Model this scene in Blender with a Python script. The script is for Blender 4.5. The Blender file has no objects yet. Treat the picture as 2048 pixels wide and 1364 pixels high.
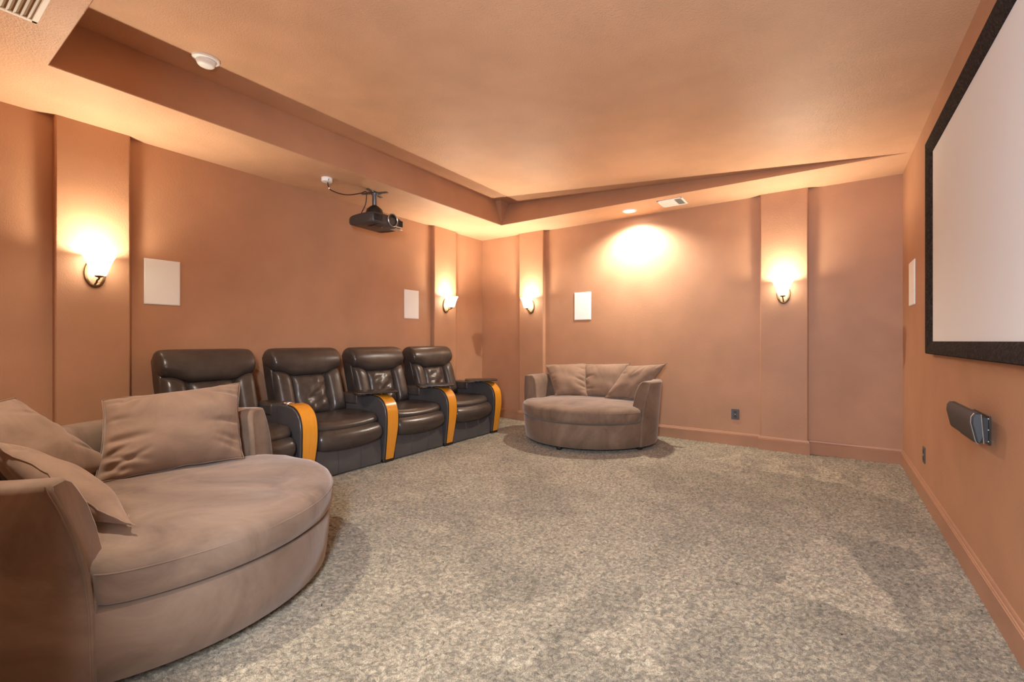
import bpy, bmesh, math, random
import numpy as np
from mathutils import Vector, Matrix, noise
random.seed(4)
rng = np.random.default_rng(7)
COL = bpy.context.scene.collection
PI = math.pi

# ------------------------------------------------------------------ room dimensions (metres)
XS, YF, XL, YN = 0.575, 5.545, -4.41, -0.12     # screen wall, far wall, seat wall, near wall
ZS = 2.705                                       # soffit height
TX, TY0, TY1 = -3.61, 0.622, 4.95                # tray recess edges
PD = 0.06                                        # pilaster depth

# ------------------------------------------------------------------ materials
def mat(name, rough=0.6, col=(.5, .5, .5), metal=0.0, spec=0.5):
    m = bpy.data.materials.new(name); m.use_nodes = True
    b = m.node_tree.nodes['Principled BSDF']
    b.inputs['Base Color'].default_value = (*col, 1)
    b.inputs['Roughness'].default_value = rough
    b.inputs['Metallic'].default_value = metal
    b.inputs['Specular IOR Level'].default_value = spec
    return m, m.node_tree.nodes, m.node_tree.links, b

def noise_node(n, l, scale, detail=3, rough=.5, coord='Object', vscale=None):
    tc = n.new('ShaderNodeTexCoord')
    t = n.new('ShaderNodeTexNoise'); t.inputs['Scale'].default_value = scale
    t.inputs['Detail'].default_value = detail; t.inputs['Roughness'].default_value = rough
    if vscale:
        mp = n.new('ShaderNodeMapping'); mp.inputs['Scale'].default_value = vscale
        l.new(tc.outputs[coord], mp.inputs['Vector']); l.new(mp.outputs['Vector'], t.inputs['Vector'])
    else:
        l.new(tc.outputs[coord], t.inputs['Vector'])
    return t

def ramp(n, l, src, stops):
    r = n.new('ShaderNodeValToRGB'); e = r.color_ramp.elements
    while len(e) < len(stops): e.new(.5)
    for el, (p, c) in zip(e, stops): el.position = p; el.color = (*c, 1)
    l.new(src, r.inputs['Fac']); return r

def bump(n, l, b, src, strength, dist, prev=None):
    k = n.new('ShaderNodeBump'); k.inputs['Strength'].default_value = strength
    k.inputs['Distance'].default_value = dist
    l.new(src, k.inputs['Height'])
    if prev: l.new(prev.outputs['Normal'], k.inputs['Normal'])
    l.new(k.outputs['Normal'], b.inputs['Normal']); return k

def paint(name, col, rough=.55, tex=.5, scale=140):
    m, n, l, b = mat(name, rough, col, spec=.35)
    t = noise_node(n, l, scale, 2, .5)
    t2 = noise_node(n, l, 3, 2, .5)
    c = [x * .94 for x in col]; d = [min(1, x * 1.06) for x in col]
    r = ramp(n, l, t2.outputs['Fac'], [(.3, c), (.7, d)])
    l.new(r.outputs['Color'], b.inputs['Base Color'])
    bump(n, l, b, t.outputs['Fac'], tex, .004)
    return m

WALL = (.46, .253, .147)
M = {}
M['wall'] = paint('terracotta_wall_paint', WALL, .5, .35, 150)
M['ceil'] = paint('brightened_terracotta_paint', (.60, .364, .224), .5, .8, 110)  # lighter than the wall paint to make up for missing light overhead
M['trim'] = paint('terracotta_trim_paint', (.43, .23, .138), .38, .05, 60)
M['white'] = mat('white_plastic', .45, (.86, .89, .89))[0]
M['grille'] = mat('white_grille_cloth', .8, (.86, .89, .87))[0]
M['black'] = mat('black_plastic', .4, (.02, .016, .015))[0]
M['dark_grey'] = mat('dark_grey_plastic', .45, (.05, .047, .047))[0]
M['slate'] = mat('slate_outlet_plastic', .45, (.085, .085, .09))[0]
M['hole'] = mat('dark_recess', .9, (.012, .01, .009))[0]
M['chrome'] = mat('chrome', .18, (.8, .8, .8), 1)[0]
M['silver'] = mat('silver_ring', .3, (.75, .73, .70), .85)[0]
M['steel'] = mat('grey_mount_steel', .4, (.13, .13, .135), .7)[0]
M['bronze'] = mat('brushed_bronze', .38, (.20, .115, .055), .75)[0]
M['cream'] = mat('sconce_plate_cream', .5, (.62, .47, .30), .3)[0]
M['cord'] = mat('brown_cord', .6, (.05, .02, .012))[0]
M['tray'] = mat('black_tray_laminate', .3, (.022, .017, .015))[0]
M['duct'] = mat('tan_duct_interior', .8, (.30, .2, .12))[0]
M['screen'] = mat('matte_screen_fabric', .85, (.86, .93, .97), spec=.2)[0]

m, n, l, b = mat('black_velvet_frame', .95, (.022, .018, .015), spec=.2)
t = noise_node(n, l, 60, 5, .7); r = ramp(n, l, t.outputs['Fac'], [(.45, (.016, .012, .01)), (.8, (.075, .06, .05))])
l.new(r.outputs['Color'], b.inputs['Base Color']); M['velvetframe'] = m

def leather(name, dark, light):
    m, n, l, b = mat(name, .36, dark, spec=.5)
    t = noise_node(n, l, 5, 4, .6); r = ramp(n, l, t.outputs['Fac'], [(.35, dark), (.75, light)])
    l.new(r.outputs['Color'], b.inputs['Base Color'])
    f = noise_node(n, l, 90, 3, .6); w = noise_node(n, l, 9, 4, .65)
    k = bump(n, l, b, w.outputs['Fac'], .10, .02); bump(n, l, b, f.outputs['Fac'], .12, .003, k)
    r2 = ramp(n, l, t.outputs['Fac'], [(.3, (.27,) * 3), (.8, (.34,) * 3)])
    l.new(r2.outputs['Color'], b.inputs['Roughness'])
    return m
M['leather'] = leather('black_brown_leather', (.043, .033, .028), (.072, .058, .049))
M['vinyl'] = leather('charcoal_vinyl', (.062, .057, .058), (.080, .074, .074))

m, n, l, b = mat('honey_lacquered_wood', .25, (.55, .23, .03))
t = noise_node(n, l, 4, 5, .6, vscale=(9, 30, 1.2))
r = ramp(n, l, t.outputs['Fac'], [(.3, (.60, .235, .018)), (.7, (.68, .285, .028))])
l.new(r.outputs['Color'], b.inputs['Base Color']); b.inputs['Coat Weight'].default_value = .4
M['wood'] = m

def velvet(name, a, c):
    m, n, l, b = mat(name, .85, a, spec=.25)
    t = noise_node(n, l, 2.6, 6, .62, vscale=(1, 1.4, 1)); t.inputs['Distortion'].default_value = 1.2
    r = ramp(n, l, t.outputs['Fac'], [(.30, a), (.50, [(x + y) / 2 for x, y in zip(a, c)]), (.72, c)])
    l.new(r.outputs['Color'], b.inputs['Base Color'])
    b.inputs['Sheen Weight'].default_value = .35; b.inputs['Sheen Roughness'].default_value = .4
    b.inputs['Sheen Tint'].default_value = (.95, .85, .78, 1)
    f = noise_node(n, l, 420, 2, .5); w = noise_node(n, l, 6, 3, .55)
    k = bump(n, l, b, w.outputs['Fac'], .18, .02); bump(n, l, b, f.outputs['Fac'], .15, .001, k)
    return m
M['velvet'] = velvet('taupe_velvet', (.118, .078, .053), (.235, .162, .114))
M['pillow'] = velvet('taupe_velvet_pillow', (.185, .12, .082), (.285, .19, .132))

# carpet: pile colour from per-tuft attribute
m, n, l, b = mat('beige_grey_pile_carpet', .95, (.35, .3, .24), spec=.1)
at = n.new('ShaderNodeAttribute'); at.attribute_name = 'pile'
f = noise_node(n, l, 230, 2, .7)
mx = n.new('ShaderNodeMixRGB'); mx.blend_type = 'MULTIPLY'; mx.inputs['Fac'].default_value = 1
r = ramp(n, l, f.outputs['Fac'], [(.34, (.50, .47, .43)), (.62, (1.12, 1.1, 1.08))])
l.new(at.outputs['Color'], mx.inputs[1]); l.new(r.outputs['Color'], mx.inputs[2]); l.new(mx.outputs[0], b.inputs['Base Color'])
bump(n, l, b, f.outputs['Fac'], .6, .006)
b.inputs['Sheen Weight'].default_value = .15
M['carpet'] = m

def emis(name, col, s, base=(.8, .8, .8)):
    m, n, l, b = mat(name, .3, base)
    b.inputs['Emission Color'].default_value = (*col, 1); b.inputs['Emission Strength'].default_value = s
    return m
M['shade'] = emis('lit_frosted_glass', (1, .86, .66), 6.0)
M['bulb'] = emis('lit_lamp_lens', (1, .86, .70), 30)

# ------------------------------------------------------------------ mesh helpers
def link(name, me, m, parent=None, smooth=True, angle=40):
    o = bpy.data.objects.new(name, me); COL.objects.link(o)
    for k in (m if isinstance(m, list) else [m]): me.materials.append(k)
    if parent: o.parent = parent
    if smooth:
        for p in me.polygons: p.use_smooth = True
        try: me.set_sharp_from_angle(angle=math.radians(angle))
        except Exception: pass
    return o

def mesh(name, V, Fc, m, parent=None, smooth=True, angle=40, bevel=0, seg=3, sub=0, origin=None, blim=35, fix=True):
    V = [Vector(v) for v in V]
    if origin is not None: V = [v - Vector(origin) for v in V]
    me = bpy.data.meshes.new(name); me.from_pydata([tuple(v) for v in V], [], Fc)
    if fix:
        bm = bmesh.new(); bm.from_mesh(me); bmesh.ops.recalc_face_normals(bm, faces=bm.faces); bm.to_mesh(me); bm.free()
    me.validate()
    o = link(name, me, m, parent, smooth, 180 if sub else angle)
    if origin is not None and parent is None: o.location = origin
    if bevel:
        md = o.modifiers.new('bevel', 'BEVEL'); md.width = bevel; md.segments = seg
        md.limit_method = 'ANGLE'; md.angle_limit = math.radians(blim); md.harden_normals = False
    if sub:
        md = o.modifiers.new('sub', 'SUBSURF'); md.levels = sub; md.render_levels = sub
    return o

class MB:
    """collects shapes into one mesh"""
    def __init__(s): s.V = []; s.F = []
    def add(s, V, F):
        k = len(s.V); s.V += [tuple(v) for v in V]; s.F += [[i + k for i in f] for f in F]; return s
    def box(s, x0, x1, y0, y1, z0, z1, mx=None):
        V = [Vector((x, y, z)) for z in (z0, z1) for y in (y0, y1) for x in (x0, x1)]
        if mx is not None: V = [mx @ v for v in V]
        return s.add(V, [(0, 2, 3, 1), (4, 5, 7, 6), (0, 1, 5, 4), (2, 6, 7, 3), (0, 4, 6, 2), (1, 3, 7, 5)])
    def lathe(s, prof, c=(0, 0, 0), n=32, cap=True, mx=None, sx=1, sy=1):
        V = []; F = []
        for r, z in prof:
            for i in range(n):
                a = 2 * PI * i / n; v = Vector((r * math.cos(a) * sx, r * math.sin(a) * sy, z))
                if mx is not None: v = mx @ v
                V.append(v + Vector(c))
        for j in range(len(prof) - 1):
            for i in range(n):
                k = (i + 1) % n; F.append((j * n + i, j * n + k, (j + 1) * n + k, (j + 1) * n + i))
        if cap:
            F.append(tuple(range(n - 1, -1, -1))); F.append(tuple(range((len(prof) - 1) * n, len(prof) * n)))
        return s.add(V, F)
    def tube(s, P, r, n=8, cap=True):
        P = [Vector(p) for p in P]; V = []; F = []
        up = Vector((0, 0, 1)); prev = None
        for i, p in enumerate(P):
            d = (P[min(i + 1, len(P) - 1)] - P[max(i - 1, 0)]).normalized()
            if prev is None:
                a = d.cross(up); a = a.normalized() if a.length > 1e-3 else Vector((1, 0, 0))
            else:
                a = (prev - d * prev.dot(d)).normalized()
            prev = a; c = d.cross(a); rr = r[i] if isinstance(r, (list, tuple)) else r
            for k in range(n):
                t = 2 * PI * k / n; V.append(p + a * math.cos(t) * rr + c * math.sin(t) * rr)
        for i in range(len(P) - 1):
            for k in range(n):
                q = (k + 1) % n; F.append((i * n + k, i * n + q, (i + 1) * n + q, (i + 1) * n + k))
        if cap: F.append(tuple(range(n - 1, -1, -1))); F.append(tuple(range((len(P) - 1) * n, len(P) * n)))
        return s.add(V, F)
    def loops(s, L, closed=True, cap=True, ring=False):
        """skin a list of equal-length vertex loops"""
        n = len(L[0]); V = [v for lp in L for v in lp]; F = []
        m_ = len(L)
        for j in range(m_ if ring else m_ - 1):
            jn = (j + 1) % m_
            for i in range(n if closed else n - 1):
                k = (i + 1) % n; F.append((j * n + i, j * n + k, jn * n + k, jn * n + i))
        if cap and not ring:
            F.append(tuple(range(n - 1, -1, -1))); F.append(tuple(range((m_ - 1) * n, m_ * n)))
        return s.add(V, F)
    def build(s, name, m, parent=None, **k): return mesh(name, s.V, s.F, m, parent, **k)

def spline(P, n):
    """catmull-rom through points, n samples per span"""
    P = [Vector(p) for p in P]; out = []
    for i in range(len(P) - 1):
        a, b_, c, d = P[max(i - 1, 0)], P[i], P[i + 1], P[min(i + 2, len(P) - 1)]
        for k in range(n):
            t = k / n
            out.append(.5 * ((2 * b_) + (c - a) * t + (2 * a - 5 * b_ + 4 * c - d) * t * t + (3 * b_ - a - 3 * c + d) * t ** 3))
    out.append(P[-1]); return out

def thing(name, label, cat, loc=(0, 0, 0), rz=0, group=None):
    o = bpy.data.objects.new(name, None); COL.objects.link(o); o.empty_display_size = .1
    o.location = loc; o.rotation_euler = (0, 0, rz)
    return tag(o, label, cat, group)
def tag(o, label, cat, group=None):
    o['label'] = label; o['category'] = cat
    if group: o['group'] = group
    return o
def struct(o): o['kind'] = 'structure'; return o
def copy_tree(o, parent=None):
    c = o.copy(); COL.objects.link(c)
    if parent: c.parent = parent
    for ch in list(o.children): copy_tree(ch, c)
    return c
def fbm(x, y, z, o=4): return noise.fractal(Vector((x, y, z)), 1.0, 2.0, o)

# ------------------------------------------------------------------ shell
def zc(x): return 2.705 + (3.05 - 2.705) * (XS - x) / (XS + 3.70)   # sloped tray ceiling
fl = .571                                                           # flare of the far tray face
zt = zc(-3.70); zt2 = zc(TX); yt2 = TY1 + fl * (zt2 - ZS)
# soffit ring with its flared tray sides; the tray opening edges are rounded over
cv = [(XL, YN, ZS), (XS, YN, ZS), (XS, TY0, ZS), (TX, TY0, ZS), (TX, TY1, ZS), (XS, TY1, ZS), (XS, YF, ZS), (XL, YF, ZS),
      (-3.715, TY0, zt + .03), (-3.715, TY1, zt + .03), (TX, TY1, zt2 + .05), (TX, TY1 + fl * (zt2 + .05 - ZS), zt2 + .05), (TX, TY0, zt + .03), (XS, TY0, ZS + .05), (XS, TY1 + fl * .05, ZS + .05)]
F_ = [(0, 1, 2, 3), (0, 3, 4, 7), (7, 4, 5, 6), (3, 12, 8), (3, 8, 9, 4), (4, 9, 10), (4, 10, 11), (4, 11, 14, 5), (2, 13, 12, 3)]
me = bpy.data.meshes.new('trim_5'); me.from_pydata(cv, [], F_)
bm = bmesh.new(); bm.from_mesh(me)
bmesh.ops.recalc_face_normals(bm, faces=bm.faces)
bm.verts.ensure_lookup_table()
ed = [e for e in bm.edges if {e.verts[0].index, e.verts[1].index} in ({2, 3}, {3, 4}, {4, 5})]
bmesh.ops.bevel(bm, geom=ed, offset=.012, segments=3, profile=.5, affect='EDGES', clamp_overlap=True)
bm.to_mesh(me); bm.free()
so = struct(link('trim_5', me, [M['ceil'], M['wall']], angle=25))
for p in me.polygons: p.material_index = 0 if abs(p.normal.z) > .8 else 1  # undersides take the brightened tone, shaded tray sides the darker wall paint
# sloped tray ceiling
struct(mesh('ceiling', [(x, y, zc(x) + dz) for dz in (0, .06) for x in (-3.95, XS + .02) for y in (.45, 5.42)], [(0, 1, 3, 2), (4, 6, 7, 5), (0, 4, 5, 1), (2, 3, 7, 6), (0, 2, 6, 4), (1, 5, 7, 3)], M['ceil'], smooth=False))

def wall(name, V, Fc): return struct(mesh(name, V, Fc, M['wall'], smooth=False))
T = .12
def wbox(name, x0, x1, y0, y1, z0=0, z1=3.12): return struct(MB().box(x0, x1, y0, y1, z0, z1).build(name, M['wall'], smooth=False))
wbox('wall_screen', XS, XS + T, YN - T, YF + T)
wbox('wall_far', XL, XS, YF, YF + T)
wbox('wall_seat', XL - T, XL, YN - T, YF + T)
DX0, DX1, DZ = -.64, .47, 2.05        # doorway the photograph is taken from
struct(MB().box(XL, DX0, YN - T, YN, 0, 3.12).box(DX1, XS, YN - T, YN, 0, 3.12).box(DX0, DX1, YN - T, YN, DZ, 3.12).build('wall_near', M['wall'], smooth=False))

# pilasters
PIL = [('s', .776, 1.19), ('s', 4.44, 4.885), ('f', -3.68, -3.27), ('f', -.59, -.16)]
for i, (w, a, c) in enumerate(PIL):
    mb = MB()
    if w == 's': mb.box(XL - .02, XL + PD, a, c, 0, ZS + .02)
    else: mb.box(a, c, YF - PD, YF + .02, 0, ZS + .02)
    struct(mb.build('trim_%d' % (i + 1), M['wall'], bevel=.012, seg=3))

# baseboards: a moulded profile swept along a path that wraps round the pilasters
BP = [(0, -.01), (.014, -.01), (.015, .108), (.0155, .112), (.011, .114), (.0115, .118), (.0125, .121), (.008, .124), (.0075, .133), (.004, .14), (0, .1415)]
def baseboard(name, path):
    L = []
    for i, p in enumerate(path):
        p = Vector((*p, 0))
        def nrm(q, r_): d = (r_ - q).normalized(); return Vector((-d.y, d.x, 0))
        ns = []
        if i > 0: ns.append(nrm(Vector((*path[i - 1], 0)), p))
        if i < len(path) - 1: ns.append(nrm(p, Vector((*path[i + 1], 0))))
        nn = ns[0] if len(ns) == 1 else (ns[0] + ns[1]) / (1 + ns[0].dot(ns[1]))
        L.append([p + nn * o_ + Vector((0, 0, z)) for o_, z in BP])
    return struct(MB().loops(L, closed=True).build(name, M['trim'], angle=30))
yf, yp = YF, YF - PD
baseboard('baseboard_far', [(XS, yf), (-.16, yf), (-.16, yp), (-.59, yp), (-.59, yf), (-3.27, yf), (-3.27, yp), (-3.68, yp), (-3.68, yf), (XL, yf)])
xl, xp = XL, XL + PD
baseboard('baseboard_seat', [(xl, YF), (xl, 4.885), (xp, 4.885), (xp, 4.44), (xl, 4.44), (xl, 1.19), (xp, 1.19), (xp, .776), (xl, .776), (xl, YN)])
baseboard('baseboard_screen', [(XS, YN), (XS, YF)])
baseboard('baseboard_near', [(XL, YN), (DX0, YN)])

# carpet: dense grid of tufts
def tri(px, py, A, B, C_):
    def s(p, q): return (px - q[0]) * (p[1] - q[1]) - (p[0] - q[0]) * (py - q[1])
    d1, d2, d3 = s(A, B), s(B, C_), s(C_, A)
    return ((d1 >= 0) & (d2 >= 0) & (d3 >= 0)) | ((d1 <= 0) & (d2 <= 0) & (d3 <= 0))
def smooth_noise(X, Y, sc, seed):
    g = np.random.default_rng(seed).random((96, 96)); u = X * sc + 30; v = Y * sc + 30
    i = np.floor(u).astype(int); j = np.floor(v).astype(int); fu = u - i; fv = v - j
    fu = fu * fu * (3 - 2 * fu); fv = fv * fv * (3 - 2 * fv); i %= 95; j %= 95
    return (g[i, j] * (1 - fu) * (1 - fv) + g[i + 1, j] * fu * (1 - fv) + g[i, j + 1] * (1 - fu) * fv + g[i + 1, j + 1] * fu * fv)
def carpet():
    st = .0095; nx = int((XS - XL) / st); ny = int((YF - YN + .1) / st)
    gx, gy = np.meshgrid(np.linspace(XL, XS, nx), np.linspace(YN - .1, YF, ny), indexing='ij')
    X = gx + rng.normal(0, .0028, gx.shape); Y = gy + rng.normal(0, .0028, gx.shape)
    Z = rng.normal(0, .0034, gx.shape) - .002
    # nap patches left by vacuuming
    N = .55 * smooth_noise(X * .8 + Y * .5, Y * .8, 2.2, 1) + .45 * smooth_noise(X, Y, 5.5, 2)
    nap = np.clip((N - .5) * 5, -1, 1) * .075
    for A, B, C_, w in [((-.02, 3.32), (-.20, 2.45), (.30, 2.35), .16), ((-.42, 5.2), (-.52, 4.6), (-.18, 4.55), .15), ((-.02, 5.15), (-.14, 4.55), (.18, 4.5), .15),
                        ((.3, 4.95), (.18, 4.45), (.46, 4.3), .13), ((-.75, 5.1), (-.98, 4.7), (-.6, 4.6), .1), ((.40, 3.55), (.38, 3.0), (.52, 2.95), .12),
                        ((-.55, 2.9), (-.75, 1.5), (-.48, 1.6), .10), ((-1.5, 4.0), (-1.7, 3.2), (-.9, 3.3), .06), ((-.9, 2.2), (-1.3, 1.2), (-.9, 1.3), .07)]:
        nap = np.where(tri(X + .10 * (smooth_noise(X, Y, 9, 5) - .5), Y + .08 * (smooth_noise(X, Y, 11, 6) - .5), A, B, C_), w, nap)
    for A, B, C_, w in [((.0, 3.4), (.30, 2.4), (.42, 3.3), -.07), ((-.3, 4.5), (.3, 4.3), (0, 3.5), -.04)]:
        nap = np.where(tri(X, Y, A, B, C_) & (nap < .1), w, nap)
    sp = rng.random(gx.shape); val = (.50 + 1.0 * sp) * (1 + nap * 1.9)
    tint = smooth_noise(X, Y, 1.3, 8)[..., None]
    base = np.array([.325, .286, .205]) * (1 - tint * .35) + np.array([.315, .282, .232]) * tint * .35
    C4 = np.ones(gx.shape + (4,)); C4[..., :3] = base * val[..., None]
    Vn = np.stack([X, Y, Z], -1).reshape(-1, 3)
    Vn[:, 0] = np.clip(Vn[:, 0], XL, XS); Vn[:, 1] = np.clip(Vn[:, 1], YN - .1, YF)
    idx = np.arange(nx * ny).reshape(nx, ny)
    q = np.stack([idx[:-1, :-1], idx[1:, :-1], idx[1:, 1:], idx[:-1, 1:]], -1).reshape(-1, 4)
    me = bpy.data.meshes.new('floor'); me.vertices.add(len(Vn)); me.vertices.foreach_set('co', Vn.ravel().astype(np.float32))
    me.loops.add(q.size); me.loops.foreach_set('vertex_index', q.ravel().astype(np.int32))
    me.polygons.add(len(q)); me.polygons.foreach_set('loop_start', np.arange(0, q.size, 4, dtype=np.int32))
    me.update(calc_edges=True)
    ca = me.color_attributes.new('pile', 'FLOAT_COLOR', 'POINT'); ca.data.foreach_set('color', C4.ravel().astype(np.float32))
    return struct(link('floor', me, M['carpet'], smooth=False))
carpet()

# ------------------------------------------------------------------ wall sconces
def make_sconce():
    r = thing('wall_sconce', '', 'wall light')
    # local frame: wall plane x=0, light projects to +x, z=0 at shade rim
    mb = MB(); L = []
    for dx, k in ((0, 1), (.012, 1), (.016, .95), (.016, .80), (.012, .76)):
        L.append([Vector((dx, .060 * k * math.cos(t), -.118 + .102 * k * math.sin(t))) for t in np.linspace(0, 2 * PI, 41)[:-1]])
    mb.loops(L, cap=False); mb.build('back_plate', M['bronze'], r, angle=50)
    mb = MB(); mb.loops([[Vector((dx, .0475 * k * math.cos(t), -.118 + .08 * k * math.sin(t))) for t in np.linspace(0, 2 * PI, 41)[:-1]] for dx, k in ((.006, 1), (.012, 1), (.017, .7), (.019, .2))])
    mb.build('plate_centre', M['cream'], r, angle=50)
    mb = MB().tube(spline([(.012, 0, -.195), (.04, 0, -.190), (.062, 0, -.172), (.088, 0, -.168), (.107, 0, -.162), (.107, 0, -.150)], 6), .006, 10)
    mb.lathe([(.006, -.158), (.019, -.154), (.026, -.148), (.026, -.143), (.01, -.143)], c=(.107, 0, 0), n=20)
    mb.build('arm', M['bronze'], r)
    prof = [(.012, -.1425), (.037, -.1425), (.045, -.125), (.054, -.095), (.065, -.060), (.078, -.026), (.093, 0), (.090, .001), (.075, -.024), (.062, -.058), (.051, -.093), (.042, -.122), (.034, -.138), (.012, -.138)]
    mb = MB().lathe(prof, c=(.107, 0, 0), n=40, cap=False)
    mb.build('glass_shade', M['shade'], r, angle=70)
    return r
SC = [((XL + PD, .983, 1.757), 0, 'bronze wall sconce with white glass shade on the pilaster behind the near brown sofa'),
      ((XL + PD, 4.66, 1.757), 0, 'bronze wall sconce with white glass shade on the pilaster behind the farthest leather recliner'),
      ((-3.475, YF - PD, 1.757), -PI / 2, 'bronze wall sconce with white glass shade left of the far round sofa'),
      ((-.375, YF - PD, 1.757), -PI / 2, 'bronze wall sconce with white glass shade on the pilaster beside the projection screen corner')]
proto = make_sconce()
def point(name, loc, col, w, r=.03):
    ld = bpy.data.lights.new(name, 'POINT'); ld.color = col; ld.energy = w; ld.shadow_soft_size = r
    o = bpy.data.objects.new(name, ld); COL.objects.link(o); o.location = loc; return o
def spot(name, loc, col, w, size=130, blend=.6, r=.045, rot=(0, 0, 0)):
    ld = bpy.data.lights.new(name, 'SPOT'); ld.color = col; ld.energy = w; ld.spot_size = math.radians(size); ld.spot_blend = blend; ld.shadow_soft_size = r
    o = bpy.data.objects.new(name, ld); COL.objects.link(o); o.location = loc; o.rotation_euler = rot; return o
WARM = (1, .85, .64)
SW = 7.5
UP = 26.0
for i, (loc, rz, lb) in enumerate(SC):
    s = proto if i == 0 else copy_tree(proto)
    s.location = loc; s.rotation_euler.z = rz; tag(s, lb, 'wall light', 'four matching wall sconces')
    c = Vector(loc) + Matrix.Rotation(rz, 3, 'Z') @ Vector((.107, 0, -.035))
    point('sconce_bulb', c, WARM, SW, .028)
    u = spot('added_sconce_uplight', c, WARM, UP, 155, .85, .03)  # extra spot beside the bulb, tilted off the pilaster to brighten the ceiling
    ax = Matrix.Rotation(rz, 3, 'Z') @ Vector((.57, 0, .82)); u.rotation_euler = ax.to_track_quat('-Z', 'Y').to_euler()

# ------------------------------------------------------------------ flat white in-wall speakers
def plate(name, c, w, h, axis, label):
    t = thing(name, label, 'speaker', c, {'x': 0, '-x': PI, '-y': -PI / 2}[axis], 'white in-wall speaker grilles')
    MB().box(0, .006, -w / 2, w / 2, -h / 2, h / 2).build('frame', M['white'], t, bevel=.002, seg=2)
    MB().box(.004, .0085, -w / 2 + .006, w / 2 - .006, -h / 2 + .006, h / 2 - .006).build('grille', M['grille'], t, bevel=.001, seg=1)
    return t
plate('wall_speaker', (XL, 1.409, 1.622), .242, .362, 'x', 'white rectangular wall speaker grille between the near sconce and the recliners')
plate('wall_speaker', (XL, 4.082, 1.622), .248, .368, 'x', 'white rectangular wall speaker grille above the farthest recliner')
plate('wall_speaker', (-2.693, YF, 1.617), .244, .37, '-y', 'white rectangular wall speaker grille above the far round sofa')
plate('wall_speaker', (XS, 4.95, 1.625), .29, .364, '-x', 'white wall speaker grille beside the projection screen, seen edge-on')

# ------------------------------------------------------------------ outlets
def outlet(c, axis, label):
    t = thing('wall_outlet', label, 'outlet', c, {'-x': PI, '-y': -PI / 2}[axis], 'dark outlet plates')
    MB().box(0, .006, -.04, .04, -.058, .058).build('cover_plate', M['slate'], t, bevel=.003, seg=2)
    for z in (.024, -.024):
        rc = MB(); rc.loops([[Vector((x, .017 * math.cos(a), z + .0155 * math.sin(a))) for a in np.linspace(0, 2 * PI, 25)[:-1]] for x in (.004, .0085)])
        s = rc.build('socket', M['dark_grey'], t, angle=50)
        MB().box(.008, .0092, -.008, -.005, z - .004, z + .006).box(.008, .0092, .005, .008, z - .004, z + .006).build('slot', M['hole'], s, smooth=False)
    sc = MB(); sc.loops([[Vector((x, .0035 * math.cos(a), .0035 * math.sin(a))) for a in np.linspace(0, 2 * PI, 13)[:-1]] for x in (.004, .008)])
    sc.build('screw', M['silver'], t)
outlet((-.838, YF, .340), '-y', 'dark outlet plate low on the far wall right of the round sofa')
outlet((XS, 4.395, .328), '-x', 'dark outlet plate low on the screen wall near its far corner')

# ------------------------------------------------------------------ vents, downlight, smoke detector
def vent(c, lx, ly, nslat, label, groups, duct=None, sw=.42):
    t = thing('ceiling_vent', label, 'vent', c)
    fb = .022
    mb = MB().box(-lx / 2, lx / 2, -ly / 2, -ly / 2 + fb, -.008, 0).box(-lx / 2, lx / 2, ly / 2 - fb, ly / 2, -.008, 0)
    mb.box(-lx / 2, -lx / 2 + fb, -ly / 2, ly / 2, -.008, 0).box(lx / 2 - fb, lx / 2, -ly / 2, ly / 2, -.008, 0)
    mb.build('frame', M['white'], t, bevel=.003, seg=2)
    MB().box(-lx / 2 + fb, lx / 2 - fb, -ly / 2 + fb, ly / 2 - fb, -.0015, 0).build('duct_opening', duct or M['hole'], t, smooth=False)
    x0 = -lx / 2 + fb; step = (lx - 2 * fb) / nslat
    for i in range(nslat):
        x = x0 + (i + .5) * step; ang = math.radians(groups(i / (nslat - 1)))
        mx = Matrix.Translation((x, 0, -.0055)) @ Matrix.Rotation(ang, 4, 'Y')
        MB().box(-step * sw, step * sw, -ly / 2 + fb * .8, ly / 2 - fb * .8, -.0007, .0007, mx).build('slat', M['white'], t, smooth=False)
    return t
vent((-1.427, 5.212, ZS), .275, .275, 16, 'white ceiling vent in the far soffit beside the lit downlight', lambda f: -8 if f < .72 else 38)
vn = vent((-3.02, .355, ZS), .30, .31, 11, 'white ceiling vent in the near soffit at the top left corner', lambda f: -42, M['duct'], .30)
vn.rotation_euler.z = PI / 2
MB().box(.126, .130, -.135, -.115, -.013, -.008).box(.112, .130, -.117, -.113, -.013, -.008).build('damper_lever', M['slate'], vn, smooth=False)

def downlight(loc, label, tagged=True):
    t = thing('recessed_downlight', label, 'ceiling light', loc, 0)
    MB().lathe([(.058, -.0005), (.060, -.006), (.070, -.008), (.084, -.004), (.086, 0)], n=40, cap=False).build('trim_ring', M['white'], t, angle=70)
    MB().lathe([(.0595, -.003), (.05, -.0045), (.02, -.0055), (.001, -.006)], n=40).build('lens', M['bulb'], t, angle=70)
DL = (1, .91, .78)
downlight((-1.945, 5.27, ZS), 'round lit recessed downlight in the far soffit above the round sofa')
spot('downlight_beam', (-1.945, 5.27, ZS - .02), DL, 125, 150, .7)
downlight((-2.35, .30, ZS), 'round lit recessed downlight in the near soffit above the near sofa')
spot('downlight_beam', (-2.35, .30, ZS - .02), DL, 85, 150, .7)

sd = thing('smoke_detector', 'round white smoke detector on the sloped ceiling at upper left', 'smoke detector', (-3.39, 1.325, zc(-3.39)))
sd.rotation_euler = (0, math.atan(.0807), 0)
MB().lathe([(.079, .004), (.079, -.010), (.074, -.015), (.055, -.017)], n=40).build('mounting_base', M['white'], sd, angle=50)
MB().lathe([(.057, -.014), (.056, -.026), (.050, -.042), (.042, -.05), (.02, -.053), (.001, -.0535)], n=40).build('sensor_cover', M['white'], sd, angle=60)

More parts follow.
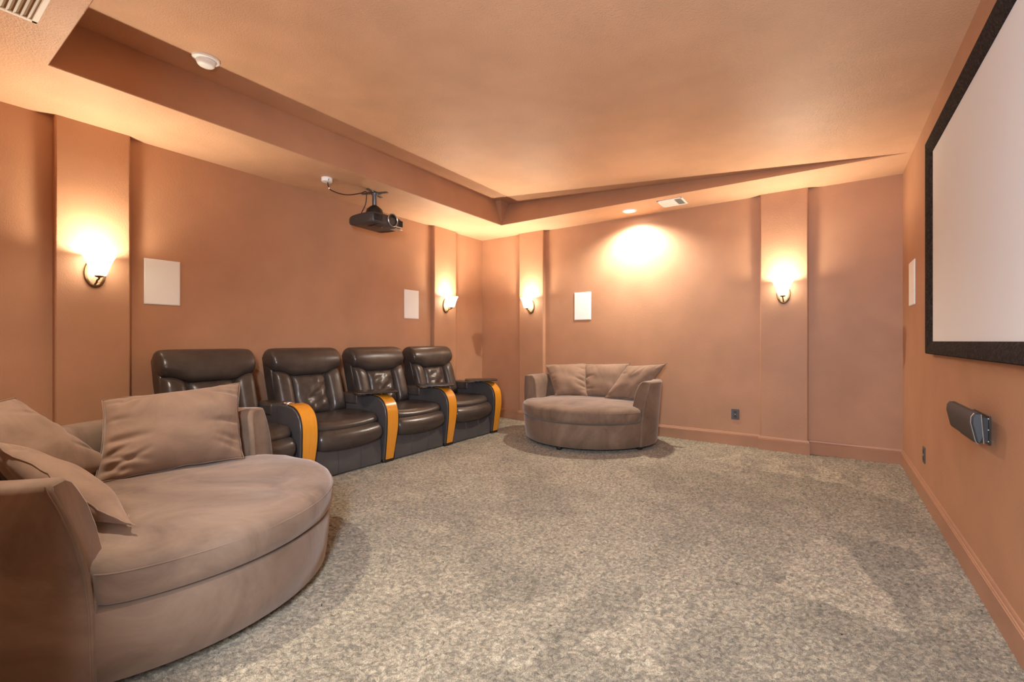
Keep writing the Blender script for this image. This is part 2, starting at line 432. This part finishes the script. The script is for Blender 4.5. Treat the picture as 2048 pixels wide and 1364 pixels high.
# ------------------------------------------------------------------ projection screen
Y0, Y1, Z0, Z1 = 1.57, 4.075, 1.066, 2.466
ps = thing('projection_screen', 'large white projection screen in a black velvet frame on the right wall', 'projection screen', (XS, (Y0 + Y1) / 2, (Z0 + Z1) / 2))
def rel(V): return [Vector(v) - Vector((XS, (Y0 + Y1) / 2, (Z0 + Z1) / 2)) for v in V]
FW = .082
prof = [(0, 0), (-.034, 0), (-.040, .006), (-.040, .030), (-.018, FW), (0, FW)]   # (x offset, inset)
for nm, (A, B, inn) in {'top': ((Y0, Z1), (Y1, Z1), (0, -1)), 'bottom': ((Y0, Z0), (Y1, Z0), (0, 1)), 'far': ((Y1, Z0), (Y1, Z1), (-1, 0)), 'near': ((Y0, Z0), (Y0, Z1), (1, 0))}.items():
    L = []
    for (y, z), sgn in ((A, 1), (B, -1)):
        lp = []
        for dx, ins in prof:
            yy, zz = y + inn[0] * ins, z + inn[1] * ins
            if inn[0] == 0: yy += sgn * ins
            else: zz += sgn * ins
            lp.append((XS + dx, yy, zz))
        L.append(rel(lp))
    MB().loops(L).build('frame_rail', M['velvetframe'], ps, angle=30)
MB().add(rel([(XS - .012, y, z) for y in (Y0 + FW * .8, Y1 - FW * .8) for z in (Z0 + FW * .8, Z1 - FW * .8)] + [(XS - .004, y, z) for y in (Y0 + FW * .8, Y1 - FW * .8) for z in (Z0 + FW * .8, Z1 - FW * .8)]),
         [(0, 1, 3, 2), (4, 6, 7, 5), (0, 4, 5, 1), (2, 3, 7, 6), (0, 2, 6, 4), (1, 5, 7, 3)]).build('screen_fabric', M['screen'], ps, smooth=False)

# ------------------------------------------------------------------ centre speaker on the screen wall
cs = thing('centre_speaker', 'black horizontal speaker on a bracket on the screen wall below the screen', 'speaker', (XS, 2.885, .787), 0)
sec = [(-.070, .062), (-.079, .046), (-.080, .02), (-.066, -.052), (-.062, -.062), (-.056, -.065), (-.046, -.036), (-.047, .044), (-.054, .064)]
def ext(sec, y0, y1, k0=1, k1=1):
    cx = sum(p[0] for p in sec) / len(sec); cz = sum(p[1] for p in sec) / len(sec)
    return [[Vector((cx + (x - cx) * k, y, cz + (z - cz) * k)) for x, z in sec] for y, k in ((y0, k0), (y1, k1))]
cab = MB().loops(ext(sec, -.222, .235)).build('cabinet', M['dark_grey'], cs, bevel=.005, seg=2, angle=50)
gs = [(-.071, .0655), (-.083, .048), (-.085, .02), (-.071, -.053), (-.065, -.0645), (-.060, -.058), (-.071, -.01), (-.071, .05)]
MB().loops(ext(gs, -.218, .237)).build('grille', mat('dark_brown_grille_cloth', .75, (.055, .043, .038))[0], cs, bevel=.004, seg=2, angle=50)
MB().loops(ext(sec, -.238, -.222, .96, 1.0)).build('end_cap', mat('blue_grey_end_cap', .5, (.026, .029, .033))[0], cs, bevel=.003, seg=2)
MB().tube([(sx - .002, -.223, sz) for sx, sz in sec[:6]], .0014, 6).build('silver_trim', M['silver'], cab)
MB().tube([(sec[8][0] + .0, -.239, sec[8][1] * .95), (sec[5][0] + .01, -.239, sec[5][1] * .94)], .0013, 6).build('silver_trim', M['silver'], cab)
br = MB().box(-.052, -.003, -.105, .13, -.078, .033).box(-.006, .0, -.118, .14, -.085, .040).build('bracket', M['black'], cs, bevel=.002, seg=2)
for z in (-.07, -.02, .028): MB().lathe([(.004, 0), (.004, .003)], c=(-.009, -.112, z), n=10, mx=Matrix.Rotation(PI / 2, 4, 'Y')).build('screw', M['silver'], br)

# ------------------------------------------------------------------ projector hanging from the soffit
PC = Vector((-3.91, 3.105, ZS))
pj = thing('ceiling_projector', 'black ceiling projector with a silver lens ring hanging from the soffit', 'projector', PC, math.radians(4))
mb = MB().box(-.055, .055, -.055, .055, -.006, 0)
for a in (20, 110, 200, 290):
    mb.box(0, .15, -.017, .017, -.008, 0, Matrix.Rotation(math.radians(a), 4, 'Z'))
mp = mb.build('ceiling_plate', M['steel'], pj, bevel=.002, seg=1)
for a in (20, 110, 200, 290):
    v = Matrix.Rotation(math.radians(a), 3, 'Z') @ Vector((.135, 0, 0)); MB().lathe([(.006, -.013), (.006, -.007)], c=v, n=10).build('bolt', M['chrome'], mp)
MB().lathe([(.024, -.215), (.024, -.03), (.034, -.02), (.034, -.005)], n=24).build('pole', M['steel'], pj, angle=50)
mb = MB().lathe([(.03, -.135), (.05, -.15), (.078, -.175), (.088, -.205), (.09, -.245)], n=24)
for a in (45, 135, 225, 315): mb.box(.02, .15, -.014, .014, -.257, -.243, Matrix.Rotation(math.radians(a), 4, 'Z'))
mb.build('mount_head', M['black'], pj, angle=50)
# body: rounded slab, curved towards the back
L = []
for z, k in ((-.375, .93), (-.368, .975), (-.345, 1), (-.295, 1), (-.272, .985), (-.262, .93)):
    lp = []
    for t in np.linspace(0, 2 * PI, 49)[:-1]:
        cx_, sy_ = math.cos(t), math.sin(t); e = .28
        x = .21 * math.copysign(abs(cx_) ** e, cx_); y = .212 * math.copysign(abs(sy_) ** e, sy_)
        if x < -.05: y *= 1 - .5 * ((-.05 - x) / .16) ** 2 * .35
        zz = z if x > -.05 else z + ((-.05 - x) / .16) ** 2 * (.035 if z < -.33 else -.02)
        lp.append(Vector((x * k, y * k, zz)))
    L.append(lp)
body = MB().loops(L).build('body', M['dark_grey'], pj, angle=50)
for y0, y1 in ((-.195, -.085), (.145, .198)):
    v = MB()
    k = int((y1 - y0) / .013)
    for i in range(k):
        y = y0 + (y1 - y0) * (i + .5) / k; v.box(.2, .2135, y - .004, y + .004, -.347, -.285)
    v.build('vent_grille', M['black'], body, bevel=.001, seg=1)
mxl = Matrix.Translation((.208, .045, -.305)) @ Matrix.Rotation(PI / 2, 4, 'Y')
lens = MB().lathe([(.063, -.01), (.063, .010), (.05, .010), (.046, -.004), (.02, -.002), (.001, 0)], n=40, mx=mxl).build('lens', M['black'], pj, angle=40)
MB().lathe([(.060, .002), (.068, .004), (.070, .012), (.064, .017), (.060, .012)], n=48, cap=False, mx=mxl).build('lens_ring', M['silver'], lens, angle=70)
MB().box(.12, .205, .10, .205, -.379, -.372).box(.205, .212, .10, .19, -.365, -.352).build('front_trim', M['silver'], pj, bevel=.002, seg=1)
MB().box(.02, .12, -.11, .0, -.379, -.373).box(.13, .19, -.13, -.06, -.379, -.373).build('foot', M['black'], pj, bevel=.002, seg=1)
# junction box and cord
jb = thing('junction_box', 'small round white box on the soffit with a brown projector cord', 'junction box', (-3.93, 2.565, ZS))
MB().lathe([(.05, 0), (.05, -.03), (.046, -.036), (.02, -.038)], n=28).build('housing', M['white'], jb, angle=50)
MB().lathe([(.006, -.045), (.006, -.03)], c=(.043, -.012, .012), n=10).build('knob', M['dark_grey'], jb)
cp = spline([(-3.93, 2.572, ZS - .035), (-3.925, 2.578, ZS - .075), (-3.92, 2.60, ZS - .105), (-3.915, 2.70, ZS - .115), (-3.91, 2.80, ZS - .10), (-3.90, 2.92, ZS - .055), (-3.90, 2.985, ZS - .02), (-3.905, 3.0, ZS - .05), (-3.92, 3.0, ZS - .14), (-3.96, 2.985, ZS - .22), (-3.985, 2.975, ZS - .262)], 6)
cord = MB().tube(cp, .0055, 8).build('projector_cord', M['cord'], origin=(-3.93, 2.565, ZS - .03))
tag(cord, 'thin brown cord running from the white box to the ceiling projector', 'cord')
MB().tube([Vector(p) - Vector((-3.93, 2.565, ZS - .03)) for p in cp[8:11]], .0075, 8).build('cord_collar', M['white'], cord)

# ------------------------------------------------------------------ leather recliners
def puff_sweep(section, y0, y1, bulge=None, ny=9, endk=.93, dip=None):
    """sweep a closed (x,z) section along y, pulling the ends in"""
    cx = sum(p[0] for p in section) / len(section); cz = sum(p[1] for p in section) / len(section); L = []
    for i in range(ny):
        s = -1 + 2 * i / (ny - 1); y = (y0 + y1) / 2 + (y1 - y0) / 2 * s
        k = 1 - (1 - endk) * (abs(s) ** 6)
        lp = []
        for j, (x, z) in enumerate(section):
            xx = cx + (x - cx) * k; zz = cz + (z - cz) * k
            if bulge: xx += bulge[j] * (1 - s * s)
            if dip: zz += dip[j] * max(0, 1 - abs(s) ** 2.5 * 1.0)
            lp.append(Vector((xx, y, zz)))
        L.append(lp)
    return L
LT = Vector((-.305, 0, .952)); LN = Vector((.952, 0, .305)); LB = Vector((-.075, 0, .455))   # back slope frame
def bk(s, t, n_): v = LB + LT * t + LN * n_; return Vector((v.x, s, v.z))
def make_recliner(with_tray_rot=None):
    r = thing('leather_recliner', '', 'recliner')
    MB().box(-.34, .40, -.335, .335, .02, .37).build('base', M['vinyl'], r, bevel=.01, seg=2)
    # kick panel with two vertical seams
    L = []
    ys = [-.335, -.118, -.114, -.110, .110, .114, .118, .335]
    for z, x in ((.015, .462), (.12, .468), (.25, .45)):
        L.append([Vector((x - (.006 if i in (2, 5) else 0), y, z)) for i, y in enumerate(ys)] + [Vector((.36, .335, z)), Vector((.36, -.335, z))])
    MB().loops(L).build('kick_panel', M['vinyl'], r, angle=20)
    sec = [(.36, .405), (.44, .420), (.495, .395), (.522, .345), (.520, .290), (.495, .250), (.455, .232), (.38, .24)]
    MB().loops(puff_sweep(sec, -.333, .333, [0, .018, .03, .036, .034, .03, .022, 0], 11, .92, [0, -.012, -.01, -.014, -.016, -.022, -.022, 0])).build('footrest', M['leather'], r, sub=2)
    sec = [(-.20, .46), (-.02, .492), (.20, .502), (.385, .492), (.425, .484), (.462, .445), (.462, .412), (.43, .386), (.20, .375), (-.20, .375)]
    MB().loops(puff_sweep(sec, -.337, .337, [0, 0, 0, .012, .016, .024, .03, .03, 0, 0], 13, .95, [0, -.012, -.02, -.028, -.022, -.014, -.018, -.014, 0, 0])).build('seat_cushion', M['leather'], r, sub=2)
    # back
    L = []
    for t, w, n0, n1 in ((-.06, .325, -.16, .0), (.10, .335, -.155, .0), (.40, .345, -.135, .0), (.60, .345, -.125, .0), (.645, .335, -.105, -.02)):
        L.append([bk(-w, t, n0), bk(w, t, n0), bk(w, t, n1), bk(-w, t, n1)])
    back = MB().loops(L).build('backrest', M['leather'], r, bevel=.018, seg=3, angle=60)
    # headrest roll
    L = []
    NS = 15
    for i in range(NS):
        s = -1 + 2 * i / (NS - 1); y = s * .354
        mid = 1 / (1 + math.exp((abs(s) - .62) * 16))
        k = 1 - .10 * abs(s) ** 10
        tb = .425 - .05 * mid
        sc_ = [(-.03, tb + .02), (.03, tb), (.075, tb + .04), (.092, .50), (.088, .565), (.058, .630), (.0, .668), (-.075, .672), (-.135, .635), (-.150, .57), (-.13, .50)]
        ct = sum(p[1] for p in sc_) / 11; cn = sum(p[0] for p in sc_) / 11
        L.append([bk(y, ct + (t - ct) * k, cn + (n_ - cn) * k + (.012 * (1 - s * s) if n_ > .02 else 0)) for n_, t in sc_])
    MB().loops(L).build('headrest', M['leather'], back, sub=2)
    # side bolsters and gathered centre panel
    def panel(name, s0, s1, B, t0, t1f, wr, seed, flare=0):
        nu, nv = 15, 19; V = []; F = []
        for j in range(nv):
            v = j / (nv - 1)
            for i in range(nu):
                u = i / (nu - 1); 
                s = s0 + (s1 - s0) * u
                t = t0 + (t1f(s) - t0) * v
                s += flare * (1 - v) ** 2 * (abs(s) / .33) * (1 if s > 0 else -1)
                e = max(0, (1 - abs(2 * u - 1) ** 3.2)) ** .5 * max(0, (1 - abs(2 * v - 1) ** 6)) ** .5
                n_ = -.012 + B * e
                if wr:
                    g = noise.ridged_multi_fractal(Vector((s * 6 + t * 3 + seed, t * 9 - s * 5, seed)), .9, 2.1, 3, 1, 2)
                    n_ += wr * e * (g - 1.0)
                V.append(bk(s, t, n_)); 
        for j in range(nv - 1):
            for i in range(nu - 1): F.append((j * nu + i, j * nu + i + 1, (j + 1) * nu + i + 1, (j + 1) * nu + i))
        # closed back so the panel has body
        k = len(V)
        for j in range(nv):
            for i in range(nu): v_ = V[j * nu + i]; V.append(Vector((v_.x - .05, v_.y, v_.z)) if 0 < i < nu - 1 and 0 < j < nv - 1 else v_.copy() - Vector((.03, 0, 0)))
        for j in range(nv - 1):
            for i in range(nu - 1): F.append((k + j * nu + i, k + (j + 1) * nu + i, k + (j + 1) * nu + i + 1, k + j * nu + i + 1))
        def br(a, b_): F.append((a, b_, b_ + k, a + k))
        for i in range(nu - 1): br(i + 1, i); br((nv - 1) * nu + i, (nv - 1) * nu + i + 1)
        for j in range(nv - 1): br(j * nu, (j + 1) * nu); br((j + 1) * nu + nu - 1, j * nu + nu - 1)
        return mesh(name, V, F, M['leather'], back, angle=70)
    hb = lambda s: .455 - .052 / (1 + math.exp((abs(s) / .354 - .62) * 16))
    panel('side_bolster', -.338, -.172, .075, .0, hb, 0, 1, .0)
    panel('side_bolster', .172, .338, .075, .0, hb, 0, 2, .0)
    panel('lumbar_panel', -.174, .174, .062, .0, hb, .022, 3)
    return r
def make_arm(parent, y, tray=None):
    prof = [(-.16, .03), (-.16, .585), (.05, .612), (.22, .628), (.33, .630), (.41, .618), (.475, .580), (.515, .52), (.530, .44), (.526, .32), (.505, .18), (.478, .03)]
    def hw(z): return .078 if z > .35 else .060 + .018 * max(0, z / .35)
    L = []
    for sgn in (-1, 1):
        L.append([Vector((x, y + sgn * hw(z), z)) for x, z in prof])
    arm = MB().loops(L).build('armrest', M['vinyl'], parent, bevel=.010, seg=3, angle=50)
    # wooden front strip following the curve
    path = spline([(.325, 0, .632), (.41, 0, .620), (.475, 0, .582), (.515, 0, .522), (.530, 0, .44), (.526, 0, .32), (.505, 0, .18), (.480, 0, .035)], 5)
    for nm, inset, o0, o1, mm in (('wood_strip', .017, .001, .007, M['wood']), ('strip_border', .009, -.004, .0035, M['black'])):
        L = []
        for i, p in enumerate(path):
            d = (path[min(i + 1, len(path) - 1)] - path[max(i - 1, 0)]).normalized(); nn = Vector((-d.z, 0, d.x)); nn = nn if nn.x > 0 or nn.z > 0 else -nn
            h = hw(p.z) - inset
            L.append([p + nn * o + Vector((0, y + s * h, 0)) for o, s in ((o0, -1), (o1, -1), (o1, 1), (o0, 1))])
        MB().loops(L).build(nm, mm, arm, angle=40)
    MB().box(.34, .476, y - .062, y + .062, .004, .034).build('foot', M['black'], arm, bevel=.004, seg=1)
    MB().box(-.20, .10, y - .088, y + .088, .525, .628).build('arm_pad', M['leather'], arm, bevel=.022, seg=4, angle=60)
    MB().lathe([(.045, .624), (.052, .633), (.050, .638), (.042, .638), (.038, .632), (.037, .622)], c=(.215, y, 0), n=32, cap=False).build('cup_holder', M['chrome'], arm, angle=60)
    MB().lathe([(.0375, .6235), (.0375, .626)], c=(.215, y, 0), n=32).build('cup_well', M['black'], arm)
    if tray is not None:
        dx, dy, ang, tilt = tray
        mx = Matrix.Translation((.30 + dx, y + dy, .655)) @ Matrix.Rotation(math.radians(ang), 4, 'Z') @ Matrix.Rotation(math.radians(tilt), 4, 'Y')
        L = []
        for z, k in ((0, .985), (.003, 1), (.010, 1), (.0125, .985)):
            lp = []
            for t in np.linspace(0, 2 * PI, 49)[:-1]:
                c_, s_ = math.cos(t), math.sin(t)
                lp.append(mx @ Vector((.205 * k * math.copysign(abs(c_) ** .3, c_), .14 * k * math.copysign(abs(s_) ** .3, s_), z)))
            L.append(lp)
        tr = MB().loops(L).build('tray_table', M['tray'], arm, angle=50)
        cl = MB().lathe([(.011, .634), (.011, .647), (.022, .650), (.022, .655)], c=(.285, y, 0), n=16)
        cl.lathe([(.009, .630), (.009, .655)], c=(.345, y + .02, 0), n=12)
        cl.box(.20, .36, y - .010, y + .010, .640, .650)
        cl.build('tray_clamp', M['chrome'], tr, bevel=.002, seg=1)
    return arm
YC = [1.6325, 2.4675, 3.3025, 4.1375]
RL = ['black leather recliner nearest the camera, mostly hidden behind the large sofa pillow',
      'black leather recliner, second from the near end, right of the bare silver cup holder',
      'black leather recliner between two trays, third in the row from the near end',
      'black leather recliner farthest along the row, beside the far corner']
TR = [None, (.01, -.03, 59, 0), (.0, -.03, 42, 0), (.0, -.05, 40, 0)]
rec0 = make_recliner()
recs = [rec0] + [copy_tree(rec0) for _ in range(3)]
for i, rc in enumerate(recs):
    rc.location = (-3.9, YC[i], 0); tag(rc, RL[i], 'recliner', 'row of leather recliners')
    make_arm(rc, .4175, TR[i])
make_arm(rec0, -.4175)

# ------------------------------------------------------------------ round velvet sofas
SB = .77                                                # base radius
def out_r(th, back=.715):
    c, s = math.cos(th), math.sin(th)
    if c >= 0: return 1.0
    return 1 / math.sqrt((c / back) ** 2 + s * s)
def make_sofa(name='round_sofa'):
    r = thing(name, '', 'sofa')
    N = 96
    # base drum
    L = []
    for z, R in ((.045, .745), (.055, .760), (.15, .771), (.27, .781), (.292, .777), (.298, .755)):
        L.append([Vector((R * out_r(t) * math.cos(t), R * out_r(t) * math.sin(t), z)) for t in np.linspace(0, 2 * PI, N + 1)[:-1]])
    MB().loops(L).build('base', M['velvet'], r, angle=60)
    # seat cushion: bulges out at the front, tucked inside the shell behind
    def cr(t):
        a = abs((t + PI) % (2 * PI) - PI); k = 1 / (1 + math.exp((a - math.radians(74)) * 24))
        return (.645 * out_r(t)) * (1 - k) + .795 * k
    L = []
    for z, k in ((.300, .93), (.303, .965), (.318, .99), (.36, 1.0), (.405, .998), (.43, .985), (.447, .955), (.459, .90), (.466, .80), (.474, .55), (.478, .25), (.479, .05)):
        lp = []
        for t in np.linspace(0, 2 * PI, N + 1)[:-1]:
            R = cr(t) * k; x, y = R * math.cos(t), R * math.sin(t)
            zz = z + (.010 * fbm(x * 2.2 + 5, y * 2.2, 1) + .004 * fbm(x * 6, y * 6, 4) if z > .44 else 0)
            if k > .95 and .31 < z < .44: x += .006 * fbm(x * 4, y * 4, z * 4); y += .006 * fbm(y * 4, x * 4, z * 4 + 9)
            lp.append(Vector((x, y, zz)))
        L.append(lp)
    cu = MB().loops(L).build('seat_cushion', M['velvet'], r, angle=180)
    MB().tube([Vector((cr(t) * .996 * math.cos(t), cr(t) * .996 * math.sin(t), .412)) for t in np.linspace(-1.22, 1.22, 60)], .0026, 6).build('piping', M['velvet'], cu)
    # wrap-around shell: section loops along theta
    def endang(z): 
        f_ = max(0, min(1, (z - .30) / .42)); return math.radians(69.5 + 6.5 * f_ ** 2)
    NT = 61; L = []
    lev = [(.046, 0), (.10, 0), (.20, 0), (.30, 0), (.42, 0), (.54, 0), (.64, 0), (.70, .0), (.718, .006), (.725, .02)]
    levi = [(.046, 0), (.10, 0), (.20, 0), (.30, 0), (.42, 0), (.54, 0), (.62, 0), (.675, .010), (.708, .028), (.725, .055)]
    for i in range(NT):
        f_ = -1 + 2 * i / (NT - 1)
        lp = []
        def pnt(z, ins, inner):
            e = endang(z); t = PI + f_ * (PI - e)
            flare = .772 + .058 * min(1, z / .72)
            R = (flare * out_r(t)) - ins if not inner else (flare * out_r(t)) - (.148 + .034 * max(0, 1 - z / .72)) + ins
            zz = z
            return Vector((R * math.cos(t), R * math.sin(t), zz))
        for z, ins in lev: lp.append(pnt(z, ins, False))
        for z, ins in reversed(levi): lp.append(pnt(z, ins, True))
        L.append(lp)
    sh = MB().loops(L).build('wrap_back', M['velvet'], r, angle=75, bevel=.012, seg=3, blim=60)
    # seam line down each arm end
    for sg in (-1, 1):
        pp = []
        for z, ins in lev[:-1]:
            e = endang(z); t = sg * (e + .012); R = (.772 + .058 * min(1, z / .72)) - ins + .001
            pp.append(Vector((R * math.cos(t), R * math.sin(t), z)))
        MB().tube(pp, .0022, 6).build('welt', M['velvet'], sh)
    for k, a in enumerate((0, 1.33, PI, -1.33)):
        c = ((.69 if k != 2 else .45) * math.cos(a), .69 * math.sin(a), 0)
        MB().lathe([(.022, .001), (.030, .006), (.034, .022), (.028, .050)], c=c, n=20).build('foot', M['black'], r, angle=60)
    return r
sofa = make_sofa()
SN = ((-2.585, .775, 0), math.radians(43)); SF = ((-2.30, 4.935, 0), math.radians(-93))
sofa.location = SN[0]; sofa.rotation_euler.z = SN[1]
tag(sofa, 'large round taupe velvet sofa in the near left foreground', 'sofa', 'two round velvet sofas')
s2 = copy_tree(sofa); s2.location = SF[0]; s2.rotation_euler.z = SF[1]
tag(s2, 'round taupe velvet sofa against the far wall under the downlight', 'sofa', 'two round velvet sofas')

# ------------------------------------------------------------------ pillows
def pillow(corners, thick, seed, label, wr=.02, n_=46):
    BL, BR, TR_, TL = [Vector(c) for c in corners]
    ctr = (BL + BR + TR_ + TL) / 4
    nrm = ((BR - BL).cross(TL - BL)).normalized()
    V = []; F = []; rim = {}
    rs = random.Random(seed)
    folds = []
    for _ in range(18):
        side = rs.choice('LLRRBT'); p = rs.uniform(-.85, .85); ln = rs.uniform(.25, .75); sl = rs.uniform(-.5, .5); w = rs.uniform(.03, .075)
        folds.append((side, p, ln, sl, w, rs.uniform(.5, 1)))
    def pos(u, v):
        e = .055
        uu = u * (1 - e * (1 - v * v) * (abs(u) ** 2)); vv = v * (1 - e * (1 - u * u) * (abs(v) ** 2))
        a, b_ = (uu + 1) / 2, (vv + 1) / 2
        return BL * (1 - a) * (1 - b_) + BR * a * (1 - b_) + TR_ * a * b_ + TL * (1 - a) * b_
    def height(u, v):
        h = max(0, (1 - abs(u) ** 2.6)) ** .62 * max(0, (1 - abs(v) ** 2.6)) ** .62
        w = 0
        for side, p, ln, sl, wd, am in folds:
            if side in 'LR':
                d = (u + 1) if side == 'L' else (1 - u); q = v - p - sl * d
            else:
                d = (v + 1) if side == 'B' else (1 - v); q = u - p - sl * d
            w += am * max(0, 1 - d / ln) * math.exp(-(q / wd) ** 2) * min(1, d * 7)
        return h * thick / 2 - wr * w * .8 * (.35 + .65 * h) + wr * .45 * fbm(u * 1.1 + seed, v * 1.1, seed, 2) * h
    for sd_ in (1, -1):
        for j in range(n_ + 1):
            for i in range(n_ + 1):
                u, v = -1 + 2 * i / n_, -1 + 2 * j / n_
                edge = i in (0, n_) or j in (0, n_)
                if edge and sd_ < 0: continue
                h = 0 if edge else height(u, v)
                if not edge: h = max(h, .002)
                p = pos(u, v) + nrm * sd_ * h
                if edge: p += nrm * .022 * fbm(u * 2.2 + seed, v * 2.2, 2)
                rim[(sd_, i, j)] = len(V); V.append(p - ctr)
    g = lambda s, i, j: rim.get((s, i, j), rim.get((1, i, j)))
    for sd_ in (1, -1):
        for j in range(n_):
            for i in range(n_):
                q = (g(sd_, i, j), g(sd_, i + 1, j), g(sd_, i + 1, j + 1), g(sd_, i, j + 1)); F.append(q if sd_ > 0 else q[::-1])
    o = mesh('throw_pillow', V, F, M['pillow'], angle=180, sub=1); o.location = ctr
    ed = [V[g(1, i, 0)] for i in range(n_ + 1)] + [V[g(1, n_, j)] for j in range(1, n_ + 1)] + [V[g(1, i, n_)] for i in range(n_ - 1, -1, -1)] + [V[g(1, 0, j)] for j in range(n_ - 1, -1, -1)]
    MB().tube(ed, .0026, 6).build('seam', M['pillow'], o)
    return tag(o, label, 'pillow', 'velvet throw pillows')
pillow([(-2.85, .64, .472), (-2.76, 1.27, .478), (-2.93, 1.33, .895), (-3.10, .73, .845)], .235, 11, 'large wrinkled taupe velvet pillow in front of the nearest recliner', .075)
pillow([(-2.75, .33, .50), (-2.97, .79, .49), (-3.08, .42, .89), (-2.75, -.02, .86)], .20, 23, 'taupe velvet pillow leaning on the near sofa back at the left edge', .05)
pillow([(-3.0, .47, .50), (-2.48, .57, .485), (-2.01, .56, .495), (-2.72, .275, .785)], .16, 31, 'taupe velvet pillow resting over the near arm of the foreground sofa', .05)
pillow([(-2.78, 4.96, .47), (-2.40, 5.08, .475), (-2.52, 5.30, .87), (-3.06, 5.16, .845)], .16, 41, 'taupe velvet pillow at the left of the far round sofa', .042, 30)
pillow([(-2.46, 5.10, .475), (-1.98, 5.14, .475), (-1.95, 5.32, .885), (-2.55, 5.30, .862)], .16, 52, 'taupe velvet pillow in the middle of the far round sofa', .042, 30)
pillow([(-2.17, 5.03, .475), (-1.72, 5.03, .475), (-1.47, 5.16, .905), (-1.94, 5.17, .865)], .15, 63, 'taupe velvet pillow tilted over the right arm of the far round sofa', .042, 30)

# ------------------------------------------------------------------ daylight from the hallway behind the doorway
ld = bpy.data.lights.new('hallway_daylight', 'AREA'); ld.shape = 'RECTANGLE'; ld.size = .30; ld.size_y = 1.0
ld.color = (.80, .88, 1); ld.energy = 75
o = bpy.data.objects.new('hallway_daylight', ld); COL.objects.link(o); o.location = (.02, -.47, 1.7)
d = Vector((-1.6, 4.0, -.2)); o.rotation_euler = d.to_track_quat('-Z', 'Y').to_euler()

# ------------------------------------------------------------------ world, camera, colour
w = bpy.data.worlds.new('world'); bpy.context.scene.world = w; w.use_nodes = True
w.node_tree.nodes['Background'].inputs[0].default_value = (.75, .82, 1, 1); w.node_tree.nodes['Background'].inputs[1].default_value = .3

cam = bpy.data.cameras.new('camera'); cam.sensor_width = 36; cam.lens = 910 / 2048 * 36; cam.clip_start = .02
co = bpy.data.objects.new('camera', cam); COL.objects.link(co)
yaw = math.atan(631 / 910)
co.location = (0, 0, 1.15); co.rotation_euler = (PI / 2, 0, yaw)
sc = bpy.context.scene; sc.camera = co
sc.view_settings.view_transform = 'Standard'; sc.view_settings.look = 'None'
sc.view_settings.exposure = 1.14; sc.view_settings.gamma = 1
sc.cycles.use_denoising = True
sc.cycles.max_bounces = 10; sc.cycles.diffuse_bounces = 6; sc.cycles.glossy_bounces = 3
sc.cycles.caustics_reflective = False; sc.cycles.caustics_refractive = False
sc.cycles.sample_clamp_indirect = 4
